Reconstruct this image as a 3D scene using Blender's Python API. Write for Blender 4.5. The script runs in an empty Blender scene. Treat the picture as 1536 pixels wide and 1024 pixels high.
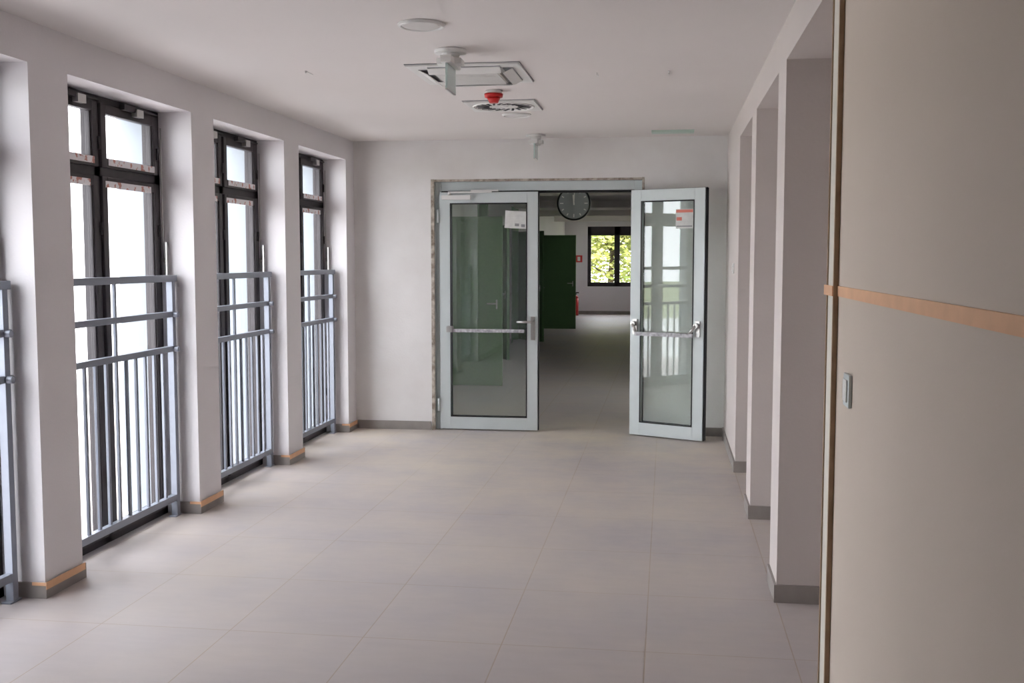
import bpy, bmesh, math, random
from mathutils import Vector, Matrix
random.seed(7)
S=bpy.context.scene
S.view_settings.view_transform='Standard'
S.view_settings.exposure=0.0

# ---------------- materials ----------------
def mat(name,col,rough=0.6,metal=0.0,var=0.0,vscale=3.0,col2=None,bump=0.0,bscale=60,spec=0.4,emit=None,estr=0):
    m=bpy.data.materials.new(name); m.use_nodes=True
    nt=m.node_tree; n=nt.nodes; l=nt.links
    b=n['Principled BSDF']
    b.inputs['Base Color'].default_value=(*col,1); b.inputs['Roughness'].default_value=rough
    b.inputs['Metallic'].default_value=metal; b.inputs['Specular IOR Level'].default_value=spec
    tc=n.new('ShaderNodeTexCoord')
    if var>0 or col2:
        no=n.new('ShaderNodeTexNoise'); no.inputs['Scale'].default_value=vscale; no.inputs['Detail'].default_value=6
        l.new(tc.outputs['Object'],no.inputs['Vector'])
        r=n.new('ShaderNodeValToRGB'); c2=col2 or tuple(c*(1-var) for c in col)
        r.color_ramp.elements[0].position=.32; r.color_ramp.elements[1].position=.68
        r.color_ramp.elements[0].color=(*c2,1); r.color_ramp.elements[1].color=(*col,1)
        l.new(no.outputs['Fac'],r.inputs['Fac']); l.new(r.outputs['Color'],b.inputs['Base Color'])
    if bump>0:
        nb=n.new('ShaderNodeTexNoise'); nb.inputs['Scale'].default_value=bscale
        l.new(tc.outputs['Object'],nb.inputs['Vector'])
        bp=n.new('ShaderNodeBump'); bp.inputs['Strength'].default_value=bump; bp.inputs['Distance'].default_value=.01
        l.new(nb.outputs['Fac'],bp.inputs['Height']); l.new(bp.outputs['Normal'],b.inputs['Normal'])
    if emit:
        b.inputs['Emission Color'].default_value=(*emit,1); b.inputs['Emission Strength'].default_value=estr
    return m
M={}
M['plaster']=mat('white_plaster',(.81,.78,.795),.9,var=.04,vscale=1.6,bump=.08,bscale=90,spec=.2)
M['plaster_r']=mat('cream_plaster',(.68,.585,.505),.8,var=.04,vscale=1.2,bump=.03,spec=.25)
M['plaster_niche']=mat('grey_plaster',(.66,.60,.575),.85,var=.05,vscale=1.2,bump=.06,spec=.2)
M['backwall']=mat('patchy_plaster',(.83,.81,.80),.9,col2=(.765,.735,.72),vscale=2.6,bump=.10,spec=.2)
M['ceil']=mat('ceiling_paint',(.80,.755,.735),.9,var=.03,vscale=.8,spec=.2)
M['ext']=mat('exterior_render',(.30,.33,.36),.9,var=.06)
M['anth']=mat('anthracite_aluminium',(.062,.055,.058),.55,var=.15,vscale=8,spec=.3)
M['rail']=mat('grey_painted_steel',(.28,.30,.35),.4,metal=.2,var=.06,vscale=10)
M['alu']=mat('light_grey_aluminium',(.64,.69,.69),.4,metal=.1,var=.04,vscale=5)
M['steel']=mat('brushed_steel',(.55,.54,.52),.3,metal=.9)
M['white']=mat('white_plastic',(.80,.79,.77),.4)
M['rubber']=mat('black_rubber',(.02,.02,.022),.6)
M['slot']=mat('diffuser_slot',(.04,.04,.045),.6)
M['skirt']=mat('skirting_tile',(.33,.30,.28),.6,var=.15,vscale=9)
M['tape']=mat('orange_masking_tape',(.84,.50,.30),.7,var=.10,vscale=12)
M['red']=mat('red_plastic',(.62,.03,.03),.35)
M['green']=mat('green_laminate',(.135,.26,.11),.35,var=.08,vscale=2)
M['greenlt']=mat('green_frame',(.18,.35,.16),.4,var=.05)
M['paper']=mat('paper',(.78,.78,.76),.8,var=.12,vscale=25)
M['redpaper']=mat('red_print',(.75,.25,.2),.8)
M['grey']=mat('mid_grey',(.30,.30,.31),.5)
M['clockface']=mat('clock_face',(.32,.34,.36),.4)
M['plasteredge']=mat('raw_mortar',(.62,.56,.49),.95,col2=(.24,.19,.15),vscale=22,bump=.4)
M['bead']=mat('corner_bead',(.80,.76,.68),.6,var=.08)
M['woodseal']=mat('tan_seal',(.42,.29,.19),.8,var=.2,vscale=20)
M['film']=mat('protective_film',(.62,.62,.64),.25,col2=(.30,.29,.31),vscale=45,bump=.5)
M['bark']=mat('bark',(.10,.07,.05),.9,var=.3,vscale=12)
M['leaf']=mat('leaf',(.46,.44,.14),.6,col2=(.22,.28,.07),vscale=1.5)
M['grass']=mat('grass_ground',(.30,.33,.20),.95,col2=(.20,.24,.10),vscale=.6)
M['concrete']=mat('pale_paving',(.72,.72,.72),.9,var=.08,vscale=.7)
M['lamp']=mat('lamp_diffuser',(.72,.70,.68),.5)
M['beam']=mat('lit_panel',(.8,.8,.8),.5,emit=(1,1,1),estr=.7)
M['greensign']=mat('pale_green_plastic',(.55,.68,.60),.5)
M['signglass']=mat('sign_acrylic',(.55,.66,.63),.15)
M['grille']=mat('beige_grille',(.55,.52,.48),.5)
def sticker():
    m=bpy.data.materials.new('printed_sticker'); m.use_nodes=True; nt=m.node_tree;n=nt.nodes;l=nt.links
    b=n['Principled BSDF']; b.inputs['Roughness'].default_value=.6
    tc=n.new('ShaderNodeTexCoord'); w=n.new('ShaderNodeTexNoise')
    w.inputs['Scale'].default_value=22; w.inputs['Detail'].default_value=2
    r=n.new('ShaderNodeValToRGB'); r.color_ramp.elements[0].position=.54;r.color_ramp.elements[1].position=.60
    r.color_ramp.elements[0].color=(.85,.82,.84,1); r.color_ramp.elements[1].color=(.55,.26,.22,1)
    l.new(tc.outputs['Object'],w.inputs['Vector']); l.new(w.outputs['Fac'],r.inputs['Fac']); l.new(r.outputs['Color'],b.inputs['Base Color'])
    return m
M['sticker']=sticker()
def glass(name,tint,refl=1.0,haze=0.0):
    m=bpy.data.materials.new(name); m.use_nodes=True; nt=m.node_tree;n=nt.nodes;l=nt.links
    n.remove(n['Principled BSDF']); o=n['Material Output']
    t=n.new('ShaderNodeBsdfTransparent'); t.inputs['Color'].default_value=(*tint,1)
    g=n.new('ShaderNodeBsdfGlossy'); g.inputs['Roughness'].default_value=.01
    f=n.new('ShaderNodeLayerWeight'); f.inputs['Blend'].default_value=.5
    p=n.new('ShaderNodeMath'); p.operation='POWER'; p.inputs[1].default_value=5
    k=n.new('ShaderNodeMath'); k.operation='MULTIPLY_ADD'; k.inputs[1].default_value=.8*refl; k.inputs[2].default_value=.04*refl
    k.use_clamp=True
    mx=n.new('ShaderNodeMixShader')
    l.new(f.outputs['Facing'],p.inputs[0]); l.new(p.outputs[0],k.inputs[0]); l.new(k.outputs[0],mx.inputs[0]); l.new(t.outputs[0],mx.inputs[1]); l.new(g.outputs[0],mx.inputs[2])
    out=mx.outputs[0]
    if haze>0:
        d=n.new('ShaderNodeBsdfDiffuse'); d.inputs['Color'].default_value=(.8,.85,.85,1)
        m2=n.new('ShaderNodeMixShader'); m2.inputs[0].default_value=haze
        l.new(out,m2.inputs[1]); l.new(d.outputs[0],m2.inputs[2]); out=m2.outputs[0]
    l.new(out,o.inputs['Surface']); return m
M['wglass']=glass('window_glass',(.96,.975,.98),.8)
M['dglass']=glass('door_glass',(.95,.99,.965),1.4,.04)
def floor_mat():
    m=bpy.data.materials.new('dusty_floor_tiles'); m.use_nodes=True; nt=m.node_tree;n=nt.nodes;l=nt.links
    b=n['Principled BSDF']; b.inputs['Roughness'].default_value=.5; b.inputs['Specular IOR Level'].default_value=.35
    g=n.new('ShaderNodeNewGeometry'); mp=n.new('ShaderNodeMapping')
    mp.inputs['Location'].default_value=(.07+6.0,-4.325+15,0)
    l.new(g.outputs['Position'],mp.inputs['Vector'])
    br=n.new('ShaderNodeTexBrick'); br.offset=0; br.inputs['Scale'].default_value=1
    br.inputs['Brick Width'].default_value=.6; br.inputs['Row Height'].default_value=.75
    br.inputs['Mortar Size'].default_value=.003; br.inputs['Mortar Smooth'].default_value=.3
    br.inputs['Color1'].default_value=(.475,.435,.435,1); br.inputs['Color2'].default_value=(.49,.45,.445,1); br.inputs['Mortar'].default_value=(.40,.33,.27,1)
    l.new(mp.outputs[0],br.inputs['Vector'])
    no=n.new('ShaderNodeTexNoise'); no.inputs['Scale'].default_value=.9; no.inputs['Detail'].default_value=8; no.inputs['Roughness'].default_value=.65
    l.new(g.outputs['Position'],no.inputs['Vector'])
    r=n.new('ShaderNodeValToRGB'); r.color_ramp.elements[0].position=.35;r.color_ramp.elements[1].position=.7
    r.color_ramp.elements[0].color=(.91,.91,.94,1); r.color_ramp.elements[1].color=(1.08,1.04,.98,1)
    l.new(no.outputs['Fac'],r.inputs['Fac'])
    mp2=n.new('ShaderNodeMapping'); mp2.inputs['Scale'].default_value=(3,12,1); l.new(g.outputs['Position'],mp2.inputs['Vector'])
    n2=n.new('ShaderNodeTexNoise'); n2.inputs['Scale'].default_value=1.5; n2.inputs['Detail'].default_value=5; l.new(mp2.outputs[0],n2.inputs['Vector'])
    r2=n.new('ShaderNodeValToRGB'); r2.color_ramp.elements[0].color=(.92,.92,.92,1); r2.color_ramp.elements[1].color=(1.06,1.06,1.06,1)
    l.new(n2.outputs['Fac'],r2.inputs['Fac'])
    def mul(a,c):
        x=n.new('ShaderNodeMix'); x.data_type='RGBA'; x.blend_type='MULTIPLY'; x.inputs[0].default_value=1
        l.new(a,x.inputs[6]); l.new(c,x.inputs[7]); return x.outputs[2]
    base=mul(mul(br.outputs['Color'],r.outputs['Color']),r2.outputs['Color'])
    # plaster dust lying on the tiles in patches, thicker toward the doors
    nd=n.new('ShaderNodeTexNoise'); nd.inputs['Scale'].default_value=.7; nd.inputs['Detail'].default_value=9; nd.inputs['Roughness'].default_value=.7
    l.new(g.outputs['Position'],nd.inputs['Vector'])
    sx=n.new('ShaderNodeSeparateXYZ'); l.new(g.outputs['Position'],sx.inputs[0])
    my=n.new('ShaderNodeMapRange'); my.inputs[1].default_value=3.5; my.inputs[2].default_value=8.5; my.inputs[3].default_value=.05; my.inputs[4].default_value=.9; l.new(sx.outputs['Y'],my.inputs[0])
    my2=n.new('ShaderNodeMapRange'); my2.inputs[1].default_value=9.6; my2.inputs[2].default_value=12; my2.inputs[3].default_value=1; my2.inputs[4].default_value=0; l.new(sx.outputs['Y'],my2.inputs[0])
    mn=n.new('ShaderNodeMapRange'); mn.inputs[1].default_value=.38; mn.inputs[2].default_value=.66; l.new(nd.outputs['Fac'],mn.inputs[0])
    mm=n.new('ShaderNodeMath'); mm.operation='MULTIPLY'; l.new(my.outputs[0],mm.inputs[0]); l.new(mn.outputs[0],mm.inputs[1])
    m3=n.new('ShaderNodeMath'); m3.operation='MULTIPLY'; l.new(mm.outputs[0],m3.inputs[0]); l.new(my2.outputs[0],m3.inputs[1])
    mx=n.new('ShaderNodeMix'); mx.data_type='RGBA'; l.new(m3.outputs[0],mx.inputs[0]); l.new(base,mx.inputs[6]); mx.inputs[7].default_value=(.64,.56,.46,1)
    l.new(mx.outputs[2],b.inputs['Base Color'])
    rr=n.new('ShaderNodeMapRange'); rr.inputs[3].default_value=.38; rr.inputs[4].default_value=.6
    l.new(no.outputs['Fac'],rr.inputs[0]); l.new(rr.outputs[0],b.inputs['Roughness'])
    bp=n.new('ShaderNodeBump'); bp.inputs['Strength'].default_value=.25; bp.inputs['Distance'].default_value=.002; bp.invert=True
    l.new(br.outputs['Fac'],bp.inputs['Height']); l.new(bp.outputs[0],b.inputs['Normal'])
    return m
M['floor']=floor_mat()

# ---------------- builder ----------------
class B:
    def __init__(s): s.bm=bmesh.new(); s.ms=[]
    def mi(s,k):
        if k not in s.ms: s.ms.append(k)
        return s.ms.index(k)
    def _tag(s,vs,k,smooth=False):
        i=s.mi(k); fs=set(f for v in vs for f in v.link_faces)
        for f in fs: f.material_index=i; f.smooth=smooth
    def box(s,x0,x1,y0,y1,z0,z1,k,m=None):
        if x0>x1:x0,x1=x1,x0
        if y0>y1:y0,y1=y1,y0
        r=bmesh.ops.create_cube(s.bm,size=1)['verts']
        mm=Matrix.Translation(((x0+x1)/2,(y0+y1)/2,(z0+z1)/2))@Matrix.Diagonal((x1-x0,y1-y0,z1-z0,1))
        if m: mm=m@mm
        bmesh.ops.transform(s.bm,matrix=mm,verts=r); s._tag(r,k); return s
    def cyl(s,p0,p1,r0,k,r1=None,seg=24,smooth=True):
        p0=Vector(p0);p1=Vector(p1);d=p1-p0
        v=bmesh.ops.create_cone(s.bm,cap_ends=True,segments=seg,radius1=r0,radius2=r0 if r1 is None else r1,depth=d.length)['verts']
        q=Vector((0,0,1)).rotation_difference(d.normalized()).to_matrix().to_4x4()
        bmesh.ops.transform(s.bm,matrix=Matrix.Translation((p0+p1)/2)@q,verts=v)
        i=s.mi(k)
        for f in set(f for x in v for f in x.link_faces):
            f.material_index=i; f.smooth=smooth and len(f.verts)==4
        return s
    def torus(s,c,R,r,k,axis='Z',seg=36,ms=8):
        i=s.mi(k); rings=[]
        for a in range(seg):
            t=2*math.pi*a/seg; ring=[]
            for b in range(ms):
                u=2*math.pi*b/ms; rr=R+r*math.cos(u); z=r*math.sin(u)
                p=(rr*math.cos(t),rr*math.sin(t),z) if axis=='Z' else (rr*math.cos(t),z,rr*math.sin(t))
                ring.append(s.bm.verts.new(Vector(p)+Vector(c)))
            rings.append(ring)
        for a in range(seg):
            for b in range(ms):
                f=s.bm.faces.new((rings[a][b],rings[(a+1)%seg][b],rings[(a+1)%seg][(b+1)%ms],rings[a][(b+1)%ms])); f.material_index=i; f.smooth=True
        return s
    def fin(s,name,parent=None,mw=None,bevel=0):
        bmesh.ops.recalc_face_normals(s.bm,faces=s.bm.faces)
        vs=[v.co.copy() for v in s.bm.verts]
        if mw is None:
            lo=Vector([min(v[i] for v in vs) for i in range(3)]); hi=Vector([max(v[i] for v in vs) for i in range(3)])
            c=(lo+hi)/2; c.z=lo.z
            bmesh.ops.translate(s.bm,vec=-c,verts=s.bm.verts); mw=Matrix.Translation(c)
        me=bpy.data.meshes.new(name); s.bm.to_mesh(me); s.bm.free()
        for k in s.ms: me.materials.append(M[k])
        o=bpy.data.objects.new(name,me); S.collection.objects.link(o); o.matrix_world=mw
        if parent: o.parent=parent
        if bevel:
            b=o.modifiers.new('bevel','BEVEL'); b.width=bevel; b.segments=2; b.limit_method='ANGLE'; b.angle_limit=math.radians(50)
        return o
def empty(name,loc):
    e=bpy.data.objects.new(name,None); S.collection.objects.link(e); e.location=loc; e.empty_display_size=.1
    bpy.context.view_layer.update(); return e
def par(o,e):
    mw=o.matrix_world.copy(); o.parent=e; o.matrix_parent_inverse=e.matrix_world.inverted(); o.matrix_world=mw

# ---------------- dimensions ----------------
XL,XR=-2.92,.53; XO=-3.38; H=2.71; SOF=2.52; YB=9.8; YN=-4.0; YF=31.0
bays=[(4.95,6.33),(6.66,7.95),(8.28,9.55),(3.24,4.62)]
b=B(); b.box(-6.2,3.2,YN-.2,YF+.2,-.2,0,'floor'); b.fin('floor')
b=B(); b.box(XO,XR+.75,YN-.2,YB+.2,H,H+.3,'ceil'); b.fin('ceiling')
b=B(); b.box(-6.2,3.2,YB+.2,YF+.2,H,H+.3,'ceil')
for y in (16.5,20.5,24.5,28.0): b.box(-2.93,1.2,y,y+.25,H-.13,H,'ceil')
b.fin('ceiling_hall')
b=B()
ys=sorted(bays); cur=YN-.2
for y0,y1 in ys:
    b.box(XO,XL,cur,y0,0,H,'plaster'); cur=y1
b.box(XO,XL,cur,YB+.0,0,H,'plaster')
for y0,y1 in ys: b.box(XO,XL,y0,y1,SOF,H,'plaster')
wl=b.fin('wall_left')
# exterior render wraps the outer face and the outer part of each reveal
b=B()
cur=YN-.2
for y0,y1 in ys:
    b.box(XO-.04,XO,cur,y0,0,H+.3,'ext'); cur=y1
b.box(XO-.04,XO,cur,YB+.2,0,H+.3,'ext')
for y0,y1 in ys:
    b.box(XO-.04,XO,y0,y1,SOF,H+.3,'ext')
    b.box(XO-.001,-3.212,y1-.012,y1,0,SOF,'ext'); b.box(XO-.001,-3.212,y0,y0+.012,0,SOF,'ext')
b.fin('wall_exterior_left')
DX0,DX1,DZ=-2.16,-.215,2.335
b=B()
b.box(XO,DX0,YB,YB+.2,0,H,'backwall'); b.box(DX1,XR+.75,YB,YB+.2,0,H,'backwall'); b.box(DX0,DX1,YB,YB+.2,DZ,H,'backwall')
b.fin('wall_back')
b=B()
b.box(XR,XR+.75,YN-.2,3.6,0,H,'plaster_r')
b.fin('wall_right_near')
b=B()
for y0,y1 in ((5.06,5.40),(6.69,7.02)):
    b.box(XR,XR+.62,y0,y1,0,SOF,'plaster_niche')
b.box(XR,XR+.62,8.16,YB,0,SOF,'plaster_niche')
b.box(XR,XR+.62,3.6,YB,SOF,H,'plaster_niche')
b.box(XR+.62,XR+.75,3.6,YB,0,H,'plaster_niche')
b.fin('wall_right')
b=B(); b.box(XO,XR+.75,YN-.2,YN,0,H,'plaster'); b.fin('wall_behind')
b=B(); b.box(XR-.012,XR-.001,3.44,3.60,0.0,H,'bead'); b.box(XR-.016,XR-.012,3.56,3.575,0.0,H,'woodseal'); b.box(XR-.016,XR-.001,3.425,3.44,0,H,'woodseal')
b.fin('trim_corner')
b=B(); b.box(XR-.004,XR-.0005,.3,3.425,1.502,1.534,'tape'); b.box(XR-.020,XR-.0165,3.425,3.6,1.502,1.534,'tape'); b.fin('masking_tape_strip')
b=B(); e=.012; hb=.075
def pb(b,y0,y1,last=False):
    b.box(XL,XL+e,y0-e,y1+(0 if last else e),0,hb,'skirt')
    b.box(XO+.28,XL,y0-e,y0,0,hb,'skirt')
    if not last: b.box(XO+.28,XL,y1,y1+e,0,hb,'skirt')
    b.box(XL+e,XL+e+.003,y0-e-.003,y1,hb-.03,hb+.006,'tape'); b.box(XL-.06,XL+e,y0-e-.003,y0-e,hb-.012,hb+.004,'tape')
for y0,y1 in ((4.62,4.95),(6.33,6.66),(7.95,8.28)): pb(b,y0,y1)
pb(b,9.55,YB-.012,True)
b.box(XL,XL+e,YN,3.24,0,hb,'skirt')
b.fin('baseboard_left')
b=B(); b.box(XL+e+.004,DX0-.03,YB-e,YB,0,hb+.005,'skirt'); b.box(DX1+.03,XR-.013,YB-e,YB,0,hb+.005,'skirt'); b.fin('baseboard_back')
b=B()
for y0,y1 in ((5.06,5.40),(6.69,7.02),(8.16,YB)):
    b.box(XR-e,XR,y0-e,y1,0,.085,'skirt'); b.box(XR,XR+.62,y0-e,y0,0,.085,'skirt')
b.box(XR-e,XR,YN,3.42,0,.085,'skirt')
b.fin('baseboard_right')

# ---------------- windows ----------------
def window(i,y0,y1):
    e=empty('window_%d'%i,(-3.2,(y0+y1)/2,0)); X0,X1=-3.21,-3.135; z1=SOF-.001; T0,T1=2.06,2.14
    y0+=.001;y1-=.001; ym=(y0+y1)/2-.05
    b=B(); fw=.075
    b.box(X0,X1,y0,y0+fw,.0,z1,'anth'); b.box(X0,X1,y1-fw,y1,.0,z1,'anth')
    b.box(X0,X1,y0,y1,z1-fw+.02,z1,'anth'); b.box(X0,X1,y0,y1,0,.06,'anth')
    b.box(X0,X1,ym-.035,ym+.035,0,z1,'anth'); b.box(X0,X1,y0,y1,T0,T1,'anth')
    par(b.fin('frame',bevel=.003),e)
    XS=X1+.018; k=0
    b=B(); g=B()
    for a,c in ((y0+fw-.015,ym-.035+.015),(ym+.035-.015,y1-fw+.015)):
        for za,zc in ((.045,T0+.015),(T1-.015,z1-fw+.035)):
            sw=.055
            b.box(X0+.05,XS,a,a+sw,za,zc,'anth'); b.box(X0+.05,XS,c-sw,c,za,zc,'anth')
            b.box(X0+.05,XS,a+sw,c-sw,za,za+sw,'anth'); b.box(X0+.05,XS,a+sw,c-sw,zc-sw,zc,'anth')
            for (p0,p1,q0,q1) in ((a+sw,a+sw+.010,za+sw,zc-sw),(c-sw-.010,c-sw,za+sw,zc-sw)):
                b.box(XS-.026,XS-.008,p0,p1,q0,q1,'anth')
            g.box(XS-.034,XS-.028,a+sw-.004,c-sw+.004,za+sw-.004,zc-sw+.004,'wglass')
    par(b.fin('sashes',bevel=.004),e); par(g.fin('panes'),e)
    b=B()
    for a,c in ((y0+fw,ym-.02),(ym+.02,y1-fw)):
        m=(a+c)/2
        b.box(XS,XS+.03,m-.11,m+.11,z1-.05,z1-.02,'anth'); b.box(XS+.004,XS+.038,m+.02,m+.10,z1-.075,z1-.03,'steel')
        b.cyl((XS+.02,m-.1,z1-.03),(XS+.02,c-.02,z1-.03),.006,'anth',seg=10)
        for z in (.35,1.75,2.22):
            b.cyl((XS+.006,c+.0,z),(XS+.006,c+.0,z+.07),.008,'anth',seg=10)
    b.box(XS,XS+.012,y1-.045,y1-.02,1.48,1.62,'steel')
    b.cyl((XS+.01,y1-.032,1.60),(XS+.033,y1-.032,1.60),.009,'steel',seg=12)
    b.box(XS+.026,XS+.036,y1-.042,y1-.022,1.50,1.72,'steel')
    b.cyl((XS+.008,y1-.03,1.62),(XS+.008,y1-.03,2.42),.004,'steel',seg=8)
    par(b.fin('hardware'),e)
    b=B()
    for a,c in ((y0+fw,ym-.03),(ym+.03,y1-fw)):
        b.box(XS+.0005,XS+.002,a+.06,c-.03,T1+.0,T1+.038,'sticker')
        b.box(XS+.0005,XS+.002,a+.02,c-.08,T0-.045,T0-.008,'sticker')
    b.box(XS+.0005,XS+.002,ym+.05,y1-.1,.07,.10,'sticker')
    par(b.fin('stickers'),e)
for i,(y0,y1) in enumerate(bays): window(i+1,y0,y1)

# ---------------- railings ----------------
def railing(y0,y1):
    X=-3.05; b=B(); y0+=.012;y1-=.014+.012
    pw=.04
    b.box(X-.025,X+.025,y0,y1,1.475,1.515,'rail')
    for z in (1.255,1.04): b.box(X-.018,X+.018,y0+.02,y1-.02,z-.0,z+.035,'rail')
    b.box(X-.018,X+.018,y0+.02,y1-.02,.10,.14,'rail')
    for y in (y0+.02,y1-.02-pw): b.box(X-.02,X+.02,y,y+pw,.0,1.475,'rail')
    for z in (1.27,1.055):
        b.cyl((X+.018,y1-.045,z),(X+.050,y1-.045,z),.017,'rail',seg=16)
        b.cyl((X,y1-.02,z),(X,y1+.02,z),.017,'rail',seg=16)
    b.cyl((X,y0+.01,1.27),(X,y0-.005,1.27),.017,'rail',seg=16)
    n=11; a=y0+.02+pw; c=y1-.02-pw
    for i in range(1,n):
        y=a+(c-a)*i/n; b.box(X-.008,X+.008,y-.010,y+.010,.14,1.04 if i not in (5,) else 1.475,'rail')
    b.box(X-.025,X+.025,y1-.09,y1,0,.008,'rail'); b.box(X-.025,X+.025,y0,y0+.09,0,.008,'rail')
    b.fin('safety_railing',bevel=.002)
for y0,y1 in bays: railing(y0,y1)

# ---------------- double door ----------------
b=B()
b.box(DX0-.02,DX0+.010,YB-.006,YB+.02,0,DZ+.015,'plasteredge'); b.box(DX1-.012,DX1+.010,YB-.006,YB+.02,2.2,DZ+.015,'plasteredge'); b.box(DX0,DX1,YB-.006,YB+.02,DZ-.008,DZ+.012,'plasteredge')
b.fin('trim_1')
RC=.055
e=empty('door_1',(-1.18,YB,0)); FX0,FX1=DX0+.012,DX1-.012; FZ=DZ-.008
b=B(); fy0,fy1=YB+.005+RC,YB+.075+RC; LT=2.232
b.box(FX0,FX0+.05,fy0,fy1,0,FZ,'alu'); b.box(FX1-.07,FX1,fy0,fy1,0,FZ,'alu'); b.box(FX0+.05,FX1-.07,fy0,fy1,LT+.012,FZ,'alu')
b.box(FX0-.012,FX0,YB+.02,fy1,0,DZ,'alu'); b.box(FX1,FX1+.012,YB+.002,fy1,0,DZ,'alu'); b.box(FX0,FX1,YB+.02,fy1,FZ,FZ+.008,'alu')
b.box(FX0+.05,FX1-.07,fy0+.03,fy1,LT-.01,LT+.012,'rubber'); b.box(FX1-.082,FX1-.07,fy0+.03,fy1,0,LT,'rubber')
par(b.fin('door_frame',bevel=.003),e)
def leaf(w,zt):
    b=B(); t=.06; y0,y1=-.03,.03; s=.10; zb=.012
    b.box(0,s,y0,y1,zb,zt,'alu'); b.box(w-s,w,y0,y1,zb,zt,'alu'); b.box(s,w-s,y0,y1,zt-.10,zt,'alu'); b.box(s,w-s,y0,y1,zb,zb+.115,'alu')
    gz0,gz1=zb+.115,zt-.10
    for yy in (y0-.004,y1-.002):
        b.box(s-.001,s+.009,yy,yy+.006,gz0,gz1,'rubber'); b.box(w-s-.009,w-s+.001,yy,yy+.006,gz0,gz1,'rubber')
        b.box(s,w-s,yy,yy+.006,gz0,gz0+.009,'rubber'); b.box(s,w-s,yy,yy+.006,gz1-.009,gz1,'rubber')
    b.box(w,w+.008,-.02,.032,zb,zt,'rubber'); b.box(0,w,.02,.034,zt,zt+.006,'rubber')
    g=B(); g.box(s,w-s,-.006,.006,gz0,gz1,'dglass')
    return b,g
LX=-2.104
b,g=leaf(.925,LT-.002)
mwL=Matrix.Translation((LX,YB-.005+RC,0))
o=b.fin('leaf_closed',mw=mwL,bevel=.002); par(o,e); o=g.fin('glass_closed',mw=mwL); par(o,e)
b=B()
w=.925
b.box(.03,.30,-.085,-.03,2.16,2.20,'white'); b.cyl((.1,-.06,2.20),(.1,-.06,2.225),.015,'white'); b.box(.09,.50,-.07,-.055,2.222,2.235,'white')
b.box(.30,.56,-.055,-.03,2.235,2.25,'white')
b.box(.11,w-.12,-.085,-.06,.930,.962,'film'); b.box(.075,.13,-.10,-.03,.93,.985,'steel'); 
b.box(w-.065,w-.025,-.04,-.03,.86,1.08,'steel'); b.cyl((w-.045,-.04,1.03),(w-.045,-.085,1.03),.011,'steel'); b.cyl((w-.045,-.08,1.03),(w-.19,-.08,1.03),.010,'steel'); b.cyl((w-.045,-.041,.93),(w-.045,-.05,.93),.018,'steel')
for z in (.18,1.95): b.cyl((-.012,-.035,z),(-.012,-.035,z+.12),.013,'alu',seg=14)
o=b.fin('hardware_closed',mw=mwL); par(o,e)
b=B(); mr=Matrix.Translation((.72,-.0075,1.975))@Matrix.Rotation(math.radians(3),4,'Y')
b.box(-.105,.105,-.0005,.0005,-.08,.08,'paper',mr); b.box(-.01,.03,-.001,0,-.06,-.035,'grey',mr); b.box(.05,.085,-.001,0,-.065,-.04,'grey',mr)
o=b.fin('notice_closed',mw=mwL); par(o,e)
hx,hy=-.310,9.81; ex,ey=.338,9.50; wr=math.hypot(ex-hx,ey-hy); ang=math.atan2(ey-hy,ex-hx)
mwR=Matrix.Translation((hx,hy-.03,0))@Matrix.Rotation(ang,4,'Z')
b,g=leaf(wr,LT-.002)
par(b.fin('leaf_open',mw=mwR,bevel=.002),e); par(g.fin('glass_open',mw=mwR),e)
b=B()
b.box(.08,wr-.08,-.10,-.07,.925,.96,'film')
for x in (.03,wr-.075):
    b.box(x,x+.045,-.045,-.03,.93,1.07,'steel'); b.cyl((x+.022,-.045,1.03),(x+.022,-.09,1.03),.022,'steel')
b.cyl((wr-.053,-.085,1.03),(wr-.12,-.085,.945),.014,'steel'); b.cyl((.052,-.085,1.03),(.09,-.085,.945),.014,'steel')
par(b.fin('hardware_open',mw=mwR),e)
b=B(); k=-.09; b.box(.52+k,.69+k,-.008,-.0065,1.88,2.05,'paper'); b.box(.525+k,.685+k,-.009,-.008,2.02,2.045,'redpaper'); b.box(.53+k,.58+k,-.009,-.008,1.95,1.98,'redpaper')
b.box(.53+k,.68+k,-.009,-.008,1.895,1.905,'grey')
par(b.fin('notice_open',mw=mwR),e)

# ---------------- ceiling devices ----------------
HC=H-.0006
def downlight(x,y):
    b=B(); b.cyl((x,y,HC-.004),(x,y,HC-.012),.085,'lamp',seg=40); b.torus((x,y,HC-.008),.10,.0075,'white'); b.cyl((x,y,HC),(x,y,HC-.008),.112,'white',seg=40)
    b.fin('recessed_downlight')
downlight(-1.146,4.97); downlight(-1.144,8.15); downlight(-1.146,1.8)
def emerg(x,y):
    b=B(); b.cyl((x,y,HC),(x,y,H-.02),.085,'white',seg=32); b.cyl((x,y,H-.02),(x,y,H-.05),.05,'white',r1=.04)
    b.box(x-.03,x+.03,y-.13,y+.13,H-.085,H-.048,'white'); b.box(x-.065,x+.065,y-.05,y+.05,H-.08,H-.05,'white')
    b.box(x-.006,x+.006,y-.11,y+.11,H-.215,H-.085,'signglass'); b.box(x-.008,x+.008,y-.11,y+.11,H-.22,H-.214,'steel')
    b.fin('emergency_exit_light',bevel=.003)
emerg(-1.136,5.60); emerg(-1.16,9.5)
b=B(); cx,cy,h=-1.15,6.30,.325
b.box(cx-h,cx+h,cy-h,cy+h,H-.012,HC,'white')
b.box(cx-h-.006,cx+h+.006,cy-h-.006,cy+h+.006,H-.004,HC,'grey')
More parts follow.
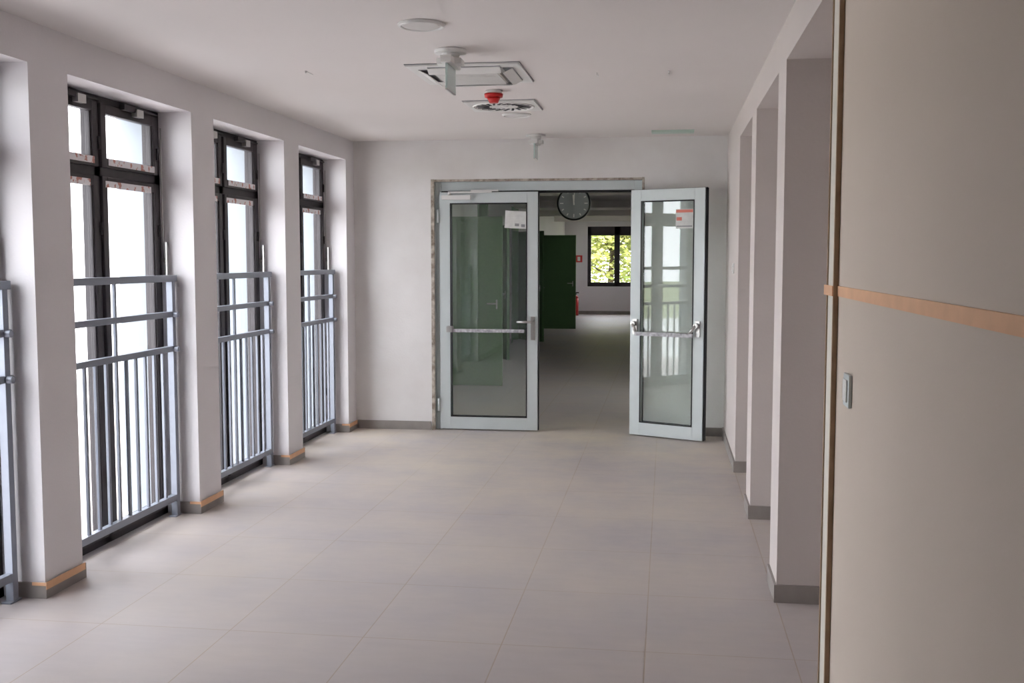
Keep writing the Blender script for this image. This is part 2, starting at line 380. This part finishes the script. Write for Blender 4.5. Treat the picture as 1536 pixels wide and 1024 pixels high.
for s,a in ((0,0),(1,90),(2,180),(3,270)):
    R=Matrix.Translation((cx,cy,H))@Matrix.Rotation(math.radians(a),4,'Z')
    b.box(-.21,.21,.215,.275,-.016,-.010,'grey',R); b.box(-.21,.21,.21,.27,-.034,-.028,'white',R@Matrix.Translation((0,.24,-.02))@Matrix.Rotation(math.radians(25),4,'X')@Matrix.Translation((0,-.24,.02)))
b.box(cx-.19,cx+.19,cy-.19,cy+.19,H-.035,H-.012,'grille')
for i in range(13): y=cy-.18+i*.03; b.box(cx-.18,cx+.18,y-.004,y+.004,H-.041,H-.035,'white')
b.fin('air_conditioner_cassette',bevel=.004)
b=B(); cx,cy,h=-1.165,7.64,.25
b.box(cx-h,cx+h,cy-h,cy+h,H-.012,HC,'white'); b.torus((cx,cy,H-.013),.215,.006,'white')
b.box(cx-h-.006,cx+h+.006,cy-h-.006,cy+h+.006,H-.004,HC,'grey')
for i in range(20):
    R=Matrix.Translation((cx,cy,H-.014))@Matrix.Rotation(2*math.pi*i/20,4,'Z')@Matrix.Translation((.15,0,0))@Matrix.Rotation(math.radians(28),4,'Z')
    b.box(-.05,.05,-.0085,.0085,-.001,.003,'slot',R)
b.cyl((cx,cy,H-.01),(cx,cy,H-.016),.035,'white')
b.fin('swirl_air_diffuser')
b=B(); x,y=-1.13,6.98
b.cyl((x,y,HC),(x,y,H-.022),.055,'white',seg=32); b.cyl((x,y,H-.022),(x,y,H-.045),.062,'red',r1=.058,seg=32); b.cyl((x,y,H-.045),(x,y,H-.08),.045,'red',r1=.028,seg=32)
b.fin('smoke_detector')
b=B(); b.box(-.14,.22,9.30,9.42,H-.02,H,'greensign'); b.fin('flush_exit_lamp',bevel=.002)  # pale green exit lamp, flush on the ceiling and unlit
b=B()
for x,y in ((-.42,6.4),(0.0,6.4),(-2.1,6.1)): b.cyl((x,y,HC),(x,y,H-.015),.004,'white',seg=8); b.box(x-.003,x+.003,y,y+.12,H-.004,HC,'white')
b.fin('wire_stub')
b=B(); b.box(XR-.011,XR-.0005,3.14,3.23,1.19,1.285,'alu'); b.box(XR-.016,XR-.011,3.155,3.215,1.205,1.27,'white'); b.fin('light_switch',bevel=.003)
b=B(); b.box(XR-.011,XR-.0005,8.60,8.68,1.50,1.58,'white'); b.box(XR-.016,XR-.011,8.615,8.665,1.515,1.565,'white'); b.fin('light_switch',bevel=.003)

# ---------------- hall beyond ----------------
HL=-2.93; HR=1.2
doors=[(12.35,13.3),(16.5,17.45),(20.2,21.1),(23.4,24.3)]
b=B(); cur=YB+.2
for y0,y1 in doors:
    b.box(HL-.2,HL,cur,y0,0,H,'plaster'); b.box(HL-.2,HL,y0,y1,2.6,H,'plaster'); cur=y1
b.box(HL-.2,HL,cur,YF,0,H,'plaster'); b.box(-6.2,-6,YB,YF,0,H,'plaster'); b.box(-6,XO,YB,YB+.2,0,H,'plaster')
b.fin('wall_hall_left')
added_windows=[(11.6,13.4),(24.6,26.0)]  # unseen side windows, added to let daylight onto the hall floor
b=B(); cur=YB+.2
for y0,y1 in added_windows:
    b.box(HR,HR+.3,cur,y0,0,H,'plaster'); b.box(HR,HR+.3,y0,y1,0,.85,'plaster'); b.box(HR,HR+.3,y0,y1,2.5,H,'plaster'); cur=y1
b.box(HR,HR+.3,cur,YF,0,H,'plaster'); b.fin('wall_hall_right')
for i,(y0,y1) in enumerate(added_windows):
    b=B(); ym=(y0+y1)/2
    for a,c in ((y0,y0+.08),(y1-.08,y1),(ym-.06,ym+.06)): b.box(HR+.12,HR+.2,a,c,.85,2.5,'anth')
    b.box(HR+.12,HR+.2,y0,y1,.85,.93,'anth'); b.box(HR+.12,HR+.2,y0,y1,2.42,2.5,'anth'); b.box(HR+.155,HR+.165,y0,y1,.9,2.45,'wglass')
    b.fin('window_%d'%(len(bays)+1+i))  # added for light, numbered on from the corridor windows
wx0,wx1,wz0,wz1=-2.27,-.75,.80,2.53
b=B(); b.box(-6,wx0,YF,YF+.3,0,H,'plaster'); b.box(wx1,HR+.3,YF,YF+.3,0,H,'plaster'); b.box(wx0,wx1,YF,YF+.3,0,wz0,'plaster'); b.box(wx0,wx1,YF,YF+.3,wz1,H,'plaster'); b.fin('wall_far')
b=B(); y0,y1=YF+.03,YF+.11
for a,c in ((wx0,wx0+.10),(wx1-.14,wx1),(-1.50,-1.34)): b.box(a,c,y0,y1,wz0,wz1,'anth')
b.box(wx0,wx1,y0,y1,wz0,wz0+.12,'anth'); b.box(wx0,wx1,y0,y1,wz1-.26,wz1,'anth'); b.box(wx0,wx1,y0+.03,y0+.04,wz0+.1,wz1-.2,'wglass')
b.box(wx0-.05,wx1+.05,YF-.04,YF+.03,wz0-.03,wz0,'white')
b.fin('window_7',bevel=.004)
b=B(); b.box(HL,HR,YF-.012,YF,0,.09,'skirt'); b.fin('baseboard_far')
b=B(); cur=YB+.2
for y0,y1 in doors: b.box(HL,HL+.012,cur,y0-.07,0,.08,'skirt'); cur=y1+.07
b.box(HL,HL+.012,cur,YF,0,.08,'skirt'); b.fin('baseboard_hall_left')
angs=[0,-60,-50,0]
for i,(y0,y1) in enumerate(doors):
    e=empty('door_%d'%(i+2),(HL,(y0+y1)/2,0))
    b=B()
    b.box(HL-.21,HL+.012,y0,y0+.05,0,2.6,'greenlt'); b.box(HL-.21,HL+.012,y1-.05,y1,0,2.6,'greenlt'); b.box(HL-.21,HL+.012,y0,y1,2.15,2.20,'greenlt'); b.box(HL-.21,HL+.012,y0,y1,2.55,2.6,'greenlt')
    b.box(HL-.1,HL-.09,y0+.05,y1-.05,2.2,2.55,'dglass')
    par(b.fin('door_frame',bevel=.003),e)
    b=B(); b.box(0,.86,-.022,.022,.01,2.14,'green'); b.box(.78,.80,-.03,.03,.98,1.10,'steel'); 
    for s in (-1,1): b.cyl((.79,0,1.05),(.79,s*.07,1.05),.01,'steel'); b.cyl((.79,s*.065,1.05),(.67,s*.065,1.05),.009,'steel')
    for z in (.2,1.0,1.9): b.cyl((-.006,-.02,z),(-.006,-.02,z+.1),.01,'steel',seg=12)
    mw=Matrix.Translation((HL+.03,y1-.03,0))@Matrix.Rotation(math.radians(angs[i]),4,'Z')
    par(b.fin('leaf',mw=mw,bevel=.003),e)
b=B(); cx,cy,cz,r=-1.10,12.8,2.27,.2
b.cyl((cx,cy-.04,cz),(cx,cy+.04,cz),r,'grey',seg=48); b.torus((cx,cy-.04,cz),r-.008,.012,'rubber','Y',48)
b.cyl((cx,cy-.041,cz),(cx,cy-.046,cz),r-.015,'clockface',seg=48)
for k in range(12):
    R=Matrix.Translation((cx,cy-.047,cz))@Matrix.Rotation(2*math.pi*k/12,4,'Y'); L=.04 if k%3==0 else .028
    b.box(-.006,.006,-.002,.001,.165-L,.165,'white',R)
b.box(-.007,.007,-.004,0,-.02,.10,'white',Matrix.Translation((cx,cy-.049,cz))@Matrix.Rotation(math.radians(-5),4,'Y'))
b.box(-.005,.005,-.004,0,-.02,.15,'white',Matrix.Translation((cx,cy-.053,cz))@Matrix.Rotation(math.radians(3),4,'Y'))
b.cyl((cx,cy,cz+r-.01),(cx,cy,H-.02),.012,'grey'); b.cyl((cx,cy,H-.02),(cx,cy,HC),.05,'grey')
b.fin('hanging_clock')
for y in (18.2,22.5,26.5):
    b=B(); b.box(-1.6,-.4,y,y+.3,H-.03,H-.02,'beam'); b.box(-1.63,-.37,y-.03,y+.33,H-.02,HC,'white'); b.fin('light_panel')
b=B(); x,y=-2.55,30.2
b.cyl((x,y,.0),(x,y,.5),.09,'red'); b.cyl((x,y,.5),(x,y,.58),.09,'red',r1=.03); b.cyl((x,y,.58),(x,y,.66),.03,'rubber'); b.box(x-.02,x+.1,y-.02,y+.02,.63,.66,'rubber')
b.fin('fire_extinguisher')
b=B(); b.box(-2.62,-2.42,YF-.01,YF-.0005,1.5,1.7,'red'); b.box(-2.56,-2.48,YF-.012,YF-.01,1.54,1.66,'white'); b.fin('fire_extinguisher_sign')
b=B(); b.box(HL+.0005,HL+.01,21.6,22.2,1.45,1.95,'paper'); b.fin('posted_notice')

# ---------------- outside ----------------
b=B(); b.box(-60,60,-40,90,-.5,-.25,'grass'); b.box(-18,XO-.05,-20,40,-.25,-.21,'concrete'); b.fin('ground_outside')
def tree(x,y,h,r,n):
    e=empty('leafy_tree',(x,y,-.25)); b=B()
    b.cyl((x,y,-.25),(x+.1,y,h*.6),.14,'bark',r1=.08)
    cs=[]
    for k in range(9):
        a=random.uniform(0,6.28); rr=random.uniform(.2,r*.7); z=random.uniform(.25,1)*h
        p=(x+rr*math.cos(a),y+rr*math.sin(a),z); cs.append(p); b.cyl((x+.05,y,min(z*.6,h*.5)),p,.05,'bark',r1=.015,seg=8)
    par(b.fin('trunk'),e)
    bm=bmesh.new()
    for k in range(n):
        c=Vector(random.choice(cs)); d=Vector([random.gauss(0,1) for _ in range(3)]).normalized()*r*.55*random.random()**.4
        p=c+d; s=random.uniform(.08,.16); R=Matrix.Rotation(random.uniform(0,6.28),3,'Z')@Matrix.Rotation(random.uniform(0,3.14),3,'X')
        vs=[bm.verts.new(p+R@Vector(q)*s) for q in ((-1,0,0),(0,-.5,.1),(1,0,0),(0,.5,.1))]; bm.faces.new(vs)
    me=bpy.data.meshes.new('foliage'); bm.to_mesh(me); bm.free(); me.materials.append(M['leaf'])
    o=bpy.data.objects.new('foliage',me); S.collection.objects.link(o); o.parent=e; o.matrix_parent_inverse=e.matrix_world.inverted()
for x,y,h,r in ((-4.6,40,4.5,2.2),(-2.2,42,4.0,2.3),(.4,41,4.6,2.2),(-3.4,46,6,3),(-.5,47,5,3)): tree(x,y,h,r,4500)

# ---------------- light ----------------
w=bpy.data.worlds.new('World'); S.world=w; w.use_nodes=True
bg=w.node_tree.nodes['Background']; bg.inputs['Color'].default_value=(.955,.955,1,1); bg.inputs['Strength'].default_value=11
sd=bpy.data.lights.new('sun','SUN'); sd.energy=6; sd.angle=.01; sd.color=(1,.95,.85)
so=bpy.data.objects.new('sun',sd); S.collection.objects.link(so); so.rotation_euler=Vector((-.45,.6,-.66)).to_track_quat('-Z','Y').to_euler(); so.location=(10,-10,15)

# ---------------- camera ----------------
cd=bpy.data.cameras.new('camera'); co=bpy.data.objects.new('camera',cd); S.collection.objects.link(co)
cd.sensor_width=36; cd.lens=37.5; co.location=(0,0,1.62)
co.rotation_euler=(math.radians(90-4.467),0,math.radians(8.226)); cd.clip_end=300
S.camera=co
